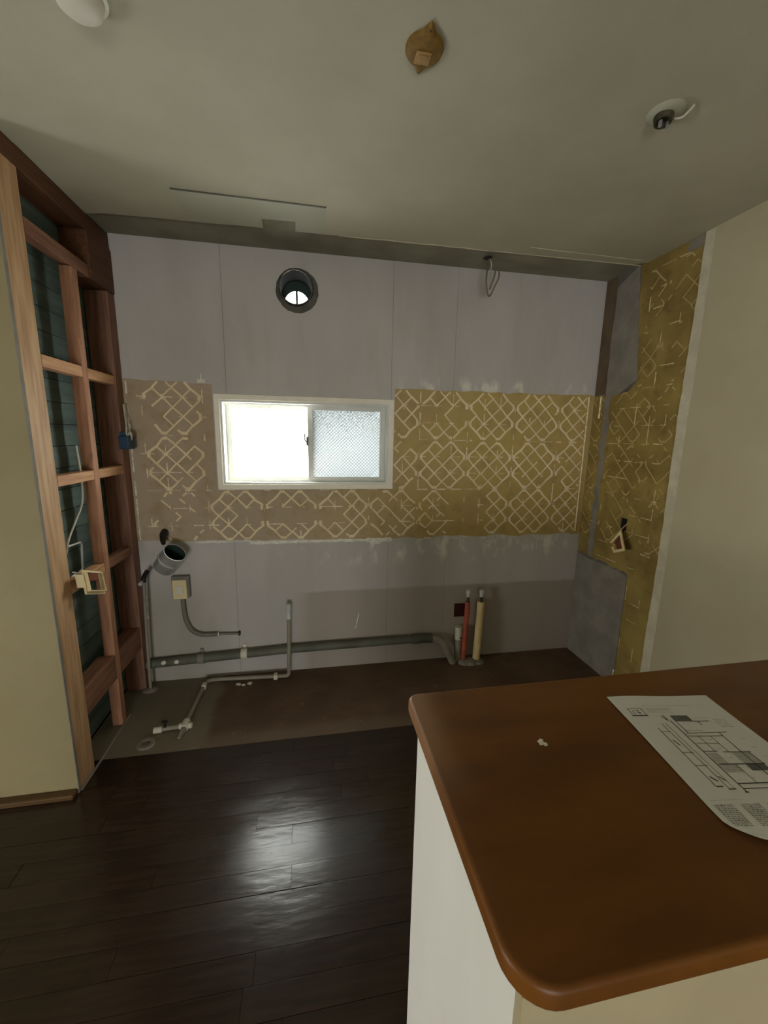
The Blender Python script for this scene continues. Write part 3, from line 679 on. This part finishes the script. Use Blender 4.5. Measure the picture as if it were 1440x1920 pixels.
# ------------------------------------------------------------------ ceiling fittings
cx, cy = 1.244, -1.236
d = thing('ceiling_disc', (cx, cy, H), 'round amber brown wooden mounting disc on the ceiling', 'ceiling disc')
cx = 1.246; bm = bmesh.new(); rings = []
def disc_r(a):          # round disc running out into two pointed screw ears
    d = min(abs(a-math.pi/2), abs(a-3*math.pi/2)); return .047+.019*math.exp(-(d/.20)**2)
for k, zz in ((1.0, -.0001), (1.0, -.004), (.93, -.010), (.80, -.0125)):
    rings.append([bm.verts.new((cx+k*disc_r(2*math.pi*i/64)*math.cos(2*math.pi*i/64), cy+k*disc_r(2*math.pi*i/64)*math.sin(2*math.pi*i/64), H+zz)) for i in range(64)])
for a, b in zip(rings, rings[1:]):
    for i in range(64): bm.faces.new((a[i], a[(i+1) % 64], b[(i+1) % 64], b[i]))
bm.faces.new(rings[0]); bm.faces.new(rings[-1]); bmesh.ops.recalc_face_normals(bm, faces=bm.faces)
obj('disc', bm, 'discbrown', d, smooth=35)
bm = bmesh.new(); box(bm, (cx-.020, cy-.006, H-.0155), (cx+.018, cy+.028, H-.0127)); box(bm, (cx-.013, cy+.001, H-.0175), (cx+.011, cy+.021, H-.0156)); obj('boss', bm, 'disctan', d, bevel=.002)
for yy in (.054, -.054):
    bm = bmesh.new(); lathe(bm, [(0, -.012), (.003, -.0118), (.0045, -.009)], (cx, cy+yy, H), (0, 0, 1), 10); obj('screw', bm, 'dirtymetal', d)
cx, cy = 1.985, -1.185
d = thing('lamp_socket', (cx, cy, H), 'small grimy metal lamp socket on a white ceiling rose', 'lamp socket')
bm = bmesh.new(); lathe(bm, [(0, -.012), (.030, -.012), (.044, -.006), (.050, -.0001)], (cx, cy, H), (0, 0, 1), 28); obj('rose', bm, 'ceiling_patch', d, smooth=40)
bm = bmesh.new(); lathe(bm, [(0, -.016), (.014, -.016), (.018, -.028), (.023, -.029), (.026, -.014), (.022, -.0122)], (cx-.006, cy+.0, H), (.12, .1, 1), 24); obj('cup', bm, 'dirtymetal', d, smooth=40)
bm = bmesh.new(); box(bm, (cx-.018, cy-.004, H-.038), (cx-.012, cy+.004, H-.022)); box(bm, (cx+.006, cy-.004, H-.040), (cx+.012, cy+.004, H-.022)); obj('contact', bm, 'steel', d)
bm = bmesh.new(); tube(bm, smoothpath([(cx+.02, cy-.01, H-.02), (cx+.04, cy-.02, H-.018), (cx+.05, cy-.045, H-.004)]), .003, 6); obj('lead', bm, 'whitewire', d)
cx, cy = .475, -1.212
d = thing('smoke_alarm', (cx, cy, H), 'round white domed fitting on the ceiling above the cream wall', 'alarm')
bm = bmesh.new(); lathe(bm, [(0, -.042), (.030, -.040), (.043, -.030), (.048, -.014), (.048, -.0001)], (cx, cy, H), (0, 0, 1), 32); obj('dome', bm, 'whiteplastic', d, smooth=50)
bm = bmesh.new(); lathe(bm, [(.0485, -.010), (.056, -.008), (.057, -.0001)], (cx, cy, H), (0, 0, 1), 32); obj('base', bm, 'whiteplastic', d, smooth=40)
# cable end hanging out of the ceiling
d = thing('hanging_cable', (1.905, -.178, H), 'loose grey cable loop hanging from a black hole at the ceiling edge', 'cable')
bm = bmesh.new(); lathe(bm, [(0, -.001), (.022, -.001), (.024, .0012)], (1.893, -.172, H-.001), (0, 0, 1), 18); obj('hole_shade', bm, 'black', d)  # black disc painted as the shade in the cable hole
bm = bmesh.new(); tube(bm, smoothpath([(1.905, -.172, H+.0), (1.896, -.18, 2.37), (1.886, -.19, 2.32), (1.884, -.195, 2.27), (1.893, -.2, 2.215), (1.907, -.2, 2.208), (1.93, -.2, 2.255), (1.95, -.2, 2.30), (1.948, -.2, 2.335), (1.935, -.195, 2.34), (1.925, -.195, 2.30), (1.905, -.195, 2.24)]), .0045, 8); obj('cord', bm, 'wire', d, smooth=60)
bm = bmesh.new(); tube(bm, smoothpath([(1.905, -.172, H+.0), (1.915, -.18, 2.36), (1.90, -.185, 2.31), (1.898, -.19, 2.26), (1.903, -.197, 2.215)]), .003, 8); obj('cord', bm, 'whitewire', d, smooth=60)

# ------------------------------------------------------------------ outlet frames, boxes, can
def frame_mesh(ox, oy, w, h, d):
    """flat frame in local x / y with thickness d; ox, oy outer half sizes"""
    bm = bmesh.new(); plate(bm, [[(-ox, -oy), (ox, -oy), (ox, oy), (-ox, oy)], [(-ox+w, -oy+h), (ox-w, -oy+h), (ox-w, oy-h), (-ox+w, oy-h)]], lambda p: (p[0], p[1], 0), lambda p: (p[0], p[1], d)); return bm
def xf(bm, centre, xa, ya):
    x = Vector(xa).normalized(); z = x.cross(Vector(ya)).normalized(); y = z.cross(x)
    m = Matrix((x, y, z)).transposed().to_4x4(); m.translation = centre; bmesh.ops.transform(bm, matrix=m, verts=bm.verts); return bm
# frame hanging out of the stud wall
d = thing('outlet_frame', (.03, -.55, .82), 'cream outlet mounting frame dangling tilted from the pale end post', 'outlet frame')
cc, xa, ya = (.035, -.548, .826), (.0, .150, -.058), (.25, -.16, -.9)
obj('bezel', xf(frame_mesh(.078, .052, .017, .012, .007), cc, xa, ya), 'creamplastic', d, bevel=.001)
bm = xf(B(((-.055, -.034, -.012), (.020, -.004, -.003))), cc, xa, ya); obj('frame_inside', bm, 'brown_lit', d)
bm = xf(frame_mesh(.066, .042, .006, .004, -.012), cc, xa, ya); obj('inner_rim', bm, 'creamplastic', d)
bm = xf(B(((-.125, -.030, .000), (-.076, .024, .006))), cc, xa, ya); obj('mounting_tab', bm, 'creamplastic', d, bevel=.001)
d = thing('stud_cable', (-.02, -.5, 1.25), 'pale cable looping down between the timber studs to a thin metal bracket', 'cable')
bm = bmesh.new(); tube(bm, smoothpath([(-.03, -.43, 1.40), (-.028, -.425, 1.27), (-.025, -.445, 1.16), (-.02, -.52, 1.09), (-.012, -.60, 1.03), (-.008, -.635, .98)]), .004, 8); obj('cord', bm, 'whitewire', d, smooth=60)
bm = bmesh.new(); tube(bm, [(.004, -.640, 1.01), (.004, -.555, 1.005), (.004, -.545, .995), (.004, -.560, .895), (.004, -.57, .885), (.004, -.638, .885)], .004, 6); obj('bracket', bm, 'steel', d)
bm = bmesh.new(); tube(bm, smoothpath([(.004, -.63, .90), (.012, -.57, .87), (.02, -.53, .845)]), .003, 6); obj('cord', bm, 'whitewire', d)
d = thing('blue_outlet_box', (.02, -.10, 1.42), 'dark blue plastic box with white wire loops on the corner stud', 'junction box')
bm = B(((.0045, -.118, 1.375), (.05, -.035, 1.44))); box(bm, (.0045, -.10, 1.44), (.03, -.085, 1.462)); box(bm, (.0045, -.06, 1.44), (.03, -.045, 1.458)); obj('box', bm, 'blue', d, bevel=.004)
bm = bmesh.new(); tube(bm, smoothpath([(.03, -.08, 1.435), (.034, -.085, 1.475), (.028, -.065, 1.50), (.022, -.055, 1.54), (.016, -.045, 1.60), (.018, -.04, 1.56), (.03, -.05, 1.49), (.036, -.06, 1.44)]), .004, 6); obj('wire_loop', bm, 'whitewire', d, smooth=60)
bm = bmesh.new(); tube(bm, smoothpath([(.03, -.07, 1.44), (.045, -.072, 1.46), (.05, -.075, 1.43), (.04, -.08, 1.415)]), .006, 6); obj('wire_loop', bm, 'whitewire', d, smooth=60)
# frame hanging from the side wall socket
d = thing('outlet_frame', (2.70, -.39, .88), 'cream outlet mounting frame dangling below the black socket hole in the mustard side wall', 'outlet frame')
cc, xa, ya = (2.712, -.390, .884), (-.02, .060, .05), (.35, -.09, .080)
cc = (2.705, -.392, .880)
bm = bmesh.new(); Q = [(2.705, -.335, .868), (2.716, -.398, .958), (2.690, -.476, .858), (2.690, -.395, .822)]
c0 = sum((Vector(q) for q in Q), Vector())/4; I = [c0+(Vector(q)-c0)*.66 for q in Q]; nn = Vector((-.010, -.004, 0))
for i in range(4):
    a, b = Vector(Q[i]), Vector(Q[(i+1) % 4]); e, f = I[i], I[(i+1) % 4]
    if i == 3: a, b, e, f = a, a+(b-a)*.55, e, e+(f-e)*.55     # one side is broken short
    v = [bm.verts.new(p) for p in (a, b, f, e)]; w_ = [bm.verts.new(p+nn) for p in (a, b, f, e)]
    bm.faces.new(v[::-1]); bm.faces.new(w_)
    for k in range(4): bm.faces.new((v[k], v[(k+1) % 4], w_[(k+1) % 4], w_[k]))
bmesh.ops.recalc_face_normals(bm, faces=bm.faces); obj('bezel', bm, 'creamplastic', d)
bm = bmesh.new(); a_ = [p+Vector((.012, .002, 0)) for p in I]; v = [bm.verts.new(p) for p in a_]; w_ = [bm.verts.new(p+Vector((.006, 0, 0))) for p in a_]
bm.faces.new(v); bm.faces.new(w_[::-1]); [bm.faces.new((v[k], v[(k+1) % 4], w_[(k+1) % 4], w_[k])) for k in range(4)]; bmesh.ops.recalc_face_normals(bm, faces=bm.faces); obj('frame_inside', bm, 'brown_lit', d)
bm = bmesh.new(); tube(bm, smoothpath([(2.775, -.375, .985), (2.744, -.385, .96), (2.725, -.395, .945), (2.712, -.40, .925)]), .005, 6); obj('cord', bm, 'black', d)
o = obj('socket_box', B(((W+.004, -.397, .947), (W+.055, -.352, 1.021))), 'dark', wr)

# tilted steel collar near the corner
d = thing('duct_collar', (.2, -.12, .80), 'shiny steel duct collar tilted open from a black pipe stub under the mortar field', 'duct')
ax = Vector((.58, -.34, .74)).normalized(); base = Vector((.165, -.105, .742)); rr_ = .058; Lc = .125
bm = bmesh.new(); lathe(bm, [(rr_, 0), (rr_, Lc*.42), (rr_+.005, Lc*.45), (rr_+.005, Lc*.52), (rr_, Lc*.55), (rr_, Lc), (rr_-.003, Lc), (rr_-.003, .004), (0, .004), (0, 0), (rr_, 0)], base, ax, 36); obj('sleeve', bm, 'steel', d, smooth=40)
bm = bmesh.new(); lathe(bm, [(rr_-.0035, Lc-.002), (rr_-.005, Lc*.2), (0, Lc*.15)], base, ax, 30); obj('lining', bm, 'green_in', d, smooth=40)
bm = bmesh.new(); tube(bm, [(.146, .0, .915), (.150, -.04, .905), (.158, -.075, .880), (.165, -.09, .868)], [.020, .020, .014, .010], 12); obj('pipe_stub', bm, 'black', d, smooth=50)
# old wall switch box with bent conduit
d = thing('conduit_box', (.21, 0, .587), 'grey wall outlet box with cream cover and bent conduit below', 'outlet box')
obj('back_box', B(((.167, -.030, .528), (.262, -.0001, .660))), 'galvdark', d, bevel=.004)
obj('cover', B(((.172, -.038, .525), (.248, -.0305, .640))), 'creamplastic', d, bevel=.003)
obj('switch_rocker', B(((.192, -.042, .555), (.226, -.0382, .605))), 'whiteplastic', d, bevel=.002)
bm = bmesh.new(); tube(bm, smoothpath([(.217, -.018, .53), (.220, -.018, .44), (.228, -.018, .38), (.252, -.018, .325), (.295, -.018, .294), (.345, -.018, .287), (.395, -.018, .287)]), .0125, 12); obj('conduit', bm, 'galvdark', d, smooth=60)
bm = bmesh.new(); tube(bm, [(.398, -.018, .287), (.405, -.018, .287)], .016, 12); obj('clip', bm, 'chrome', d)
bm = bmesh.new(); tube(bm, [(.405, -.018, .287), (.515, -.014, .281)], .0065, 10); obj('rod', bm, 'galvdark', d)
bm = bmesh.new(); tube(bm, [(.512, -.014, .281), (.524, -.013, .281)], .013, 12); obj('end_cap', bm, 'black', d)

# ------------------------------------------------------------------ pipes
d = thing('drain_pipe', (.8, -.04, .16), 'long dark drain pipe running low along the back wall', 'pipe')
bm = bmesh.new(); tube(bm, [(-.075, -.036, .128), (.06, -.036, .137), (.30, -.036, .146), (.82, -.036, .166), (1.60, -.036, .172)], .0255, 16); obj('run', bm, 'darkpipe', d, smooth=60)
bm = bmesh.new(); tube(bm, [(1.59, -.036, .172), (1.64, -.036, .172), (1.645, -.036, .172), (1.72, -.038, .170)], [.032, .032, .029, .029], 16); obj('coupling', bm, 'darkpipe', d, smooth=40)
bm = bmesh.new(); tube(bm, smoothpath([(1.70, -.040, .170), (1.755, -.045, .162), (1.80, -.055, .128), (1.83, -.062, .07), (1.862, -.07, .0)]), .024, 14); obj('bend', bm, 'greypipe', d, smooth=60)
for x, z in ((.30, .146), (.545, .157)):
    bm = bmesh.new(); tube(bm, [(x-.018, -.036, z-.0007), (x+.018, -.036, z+.0007)], .030, 16); box(bm, (x-.01, -.012, z-.05), (x+.01, -.001, z+.05)); obj('clip', bm, 'mortar' if x < .4 else 'whiteplastic', d, bevel=.002)
bm = bmesh.new()
for x in (.10, .17): lathe(bm, [(.014, 0), (.010, .004), (0, .006)], (x, -.058, .150), (0, -.6, .8), 8)
obj('plaster_drip', bm, 'plaster', d)['kind'] = 'stuff'
d = thing('water_pipe', (.6, -.06, 0), 'grey water pipe rising with steel nipple then running along the floor to white valves', 'pipe')
P = [(.814, -.078, .40), (.811, -.078, .20), (.806, -.078, .05)]+arcpts((.787, -.078, .033), .019, 0, -math.pi/2, 4, (0, 2))+[(.70, -.074, .014), (.40, -.056, .014), (.36, -.055, .014), (.335, -.065, .014), (.325, -.10, .014), (.322, -.20, .014), (.316, -.42, .014)]
bm = bmesh.new(); tube(bm, P, .0115, 12); obj('run', bm, 'greypipe', d, smooth=60)
bm = bmesh.new(); tube(bm, [(.814, -.078, .385), (.814, -.078, .43), (.8143, -.078, .431), (.8143, -.078, .476)], [.013, .013, .0155, .0155], 12); obj('nipple', bm, 'chrome', d, smooth=40)
for x, y, w in ((.735, -.076, .02), (.335, -.115, .02)):
    obj('clip', B(((x-w, y-.018, .0), (x+w*.2, y+.018, .030))), 'whiteplastic', d, bevel=.004)
bm = bmesh.new(); tube(bm, [(.316, -.415, .016), (.315, -.465, .016)], .020, 12); tube(bm, [(.29, -.445, .016), (.35, -.448, .016)], .014, 10); obj('valve', bm, 'whiteplastic', d, smooth=50)
bm = bmesh.new(); tube(bm, [(.29, -.447, .015), (.245, -.45, .015), (.20, -.455, .015)], .0115, 10); obj('branch', bm, 'greypipe', d, smooth=50)
bm = bmesh.new(); tube(bm, [(.212, -.455, .015), (.175, -.458, .015)], .015, 10); obj('end_cap', bm, 'whiteplastic', d)
bm = bmesh.new(); tube(bm, [(.225, -.453, .015), (.226, -.452, .055)], .006, 8); box(bm, (.214, -.458, .05), (.238, -.447, .058)); obj('tap_lever', bm, 'black', d)
bm = bmesh.new(); tube(bm, [(.315, -.465, .013), (.308, -.52, .008)], [.015, .008], 10); obj('stub', bm, 'mortar', d)
bm = bmesh.new()
for i in range(6): lathe(bm, [(R.uniform(.008, .016), 0), (R.uniform(.004, .008), .003), (0, .004)], (.55+R.uniform(-.04, .04), -.105+R.uniform(-.01, .01), 0), (0, 0, 1), 8)
o = obj('plaster_crumbs', bm, 'plaster'); o['label'] = 'white plaster crumbs on the floor under the water pipe'; o['category'] = 'debris'; o['kind'] = 'stuff'
d = thing('gas_pipe', (.035, -.03, 0), 'thin upright grey pipe with black tap in the corner beside the timber studs', 'pipe')
bm = bmesh.new(); tube(bm, [(.026, -.078, .0), (.032, -.078, .3), (.044, -.078, .655)], .0085, 10); obj('riser', bm, 'greypipe', d, smooth=60)
bm = bmesh.new(); tube(bm, [(.044, -.078, .65), (.044, -.078, .675), (.058, -.082, .70), (.070, -.087, .715)], .012, 10); obj('tap', bm, 'black', d, smooth=50)
bm = bmesh.new(); tube(bm, [(.036, -.090, .655), (.036, -.110, .650)], .010, 8); obj('tap_cap', bm, 'chrome', d)
bm = bmesh.new(); lathe(bm, [(.009, .010), (.036, .006), (.042, .0002)], (.026, -.078, 0), (0, 0, 1), 22); obj('floor_flange', bm, 'mortar', d, smooth=40)
# ring lying on the floor
bm = bmesh.new(); lathe(bm, [(.020, .0005), (.020, .007), (.036, .008), (.040, .0005), (.020, .0005)], (.165, -.53, 0), (0, 0, 1), 22)
for i in range(4):
    bm.faces.ensure_lookup_table()
o = obj('pipe_flange', bm, 'mortar', None, smooth=40); o['label'] = 'loose grey ring flange lying on the dusty floor'; o['category'] = 'flange'

def standpipe(name, label, x, r, z0, z1, mat, partname):
    d = thing(name, (x, -.055, 0), label, 'pipe')
    bm = bmesh.new(); n = 9; tube(bm, [(x+.016*(1-i/n)*-1+R.uniform(-.001, .001), -.062+.012*i/n, z0+(z1-z0)*i/n) for i in range(n+1)], [r*R.uniform(.96, 1.05) for _ in range(n+1)], 14); obj(partname, bm, mat, d, smooth=60)
    bm = bmesh.new(); tube(bm, [(x, -.05, z1-.005), (x, -.05, z1+.040)], .0095, 10); obj('stem', bm, 'dirtymetal', d)
    bm = bmesh.new(); zz = z1+.036; tube(bm, [(x, -.05, zz), (x, -.05, zz+.012), (x, -.05, zz+.0125), (x, -.05, zz+.022), (x, -.05, zz+.0225), (x, -.05, zz+.045)], [.014, .014, .011, .011, .0155, .0155], 8); obj('nut', bm, 'chrome', d)
standpipe('hot_supply_pipe', 'upright red wrapped supply pipe with steel nut beside the cream one', 1.951, .0165, .0, .415, 'redwrap', 'wrapping')
standpipe('cold_supply_pipe', 'upright cream insulated supply pipe with steel nut by the back wall', 2.043, .0245, .0, .410, 'creamwrap', 'insulation')
d = thing('capped_pipe', (1.905, -.035, 0), 'short grey pipe with white label behind the red supply pipe', 'pipe')
bm = bmesh.new(); tube(bm, [(1.903, -.040, 0), (1.905, -.034, .235)], .023, 14); obj('tube', bm, 'greypipe', d, smooth=50)
bm = bmesh.new(); tube(bm, [(1.9042, -.0362, .15), (1.905, -.034, .236)], .0238, 14); obj('sticker', bm, 'whiteplastic', d, smooth=50, label='white label around pipe end')
bm = bmesh.new(); lathe(bm, [(0, -.0003), (.007, -.0003), (.003, .002)], (1.912, -.0585, .165), (0, -1, 0), 8); obj('tear', bm, 'dark', d)
d = obj('wall_sticker', B(((1.878, -.004, .293), (1.978, -.0003, .385)), ((1.895, -.0046, .31), (1.935, -.0041, .345))), 'maroon'); d['label'] = 'square maroon sticker on the back wall behind the red pipe'; d['category'] = 'sticker'
bm = bmesh.new()
for x, y, r, h in ((1.938, -.075, .045, .022), (1.975, -.075, .052, .020), (2.03, -.072, .048, .016)): lathe(bm, [(r, 0), (r*.8, h*.7), (r*.4, h), (0, h)], (x, y, 0), (0, 0, 1), 14)
o = obj('mortar_mound', bm, 'mortar'); o['label'] = 'low mortar mound sealing the supply pipes into the floor'; o['category'] = 'mortar'
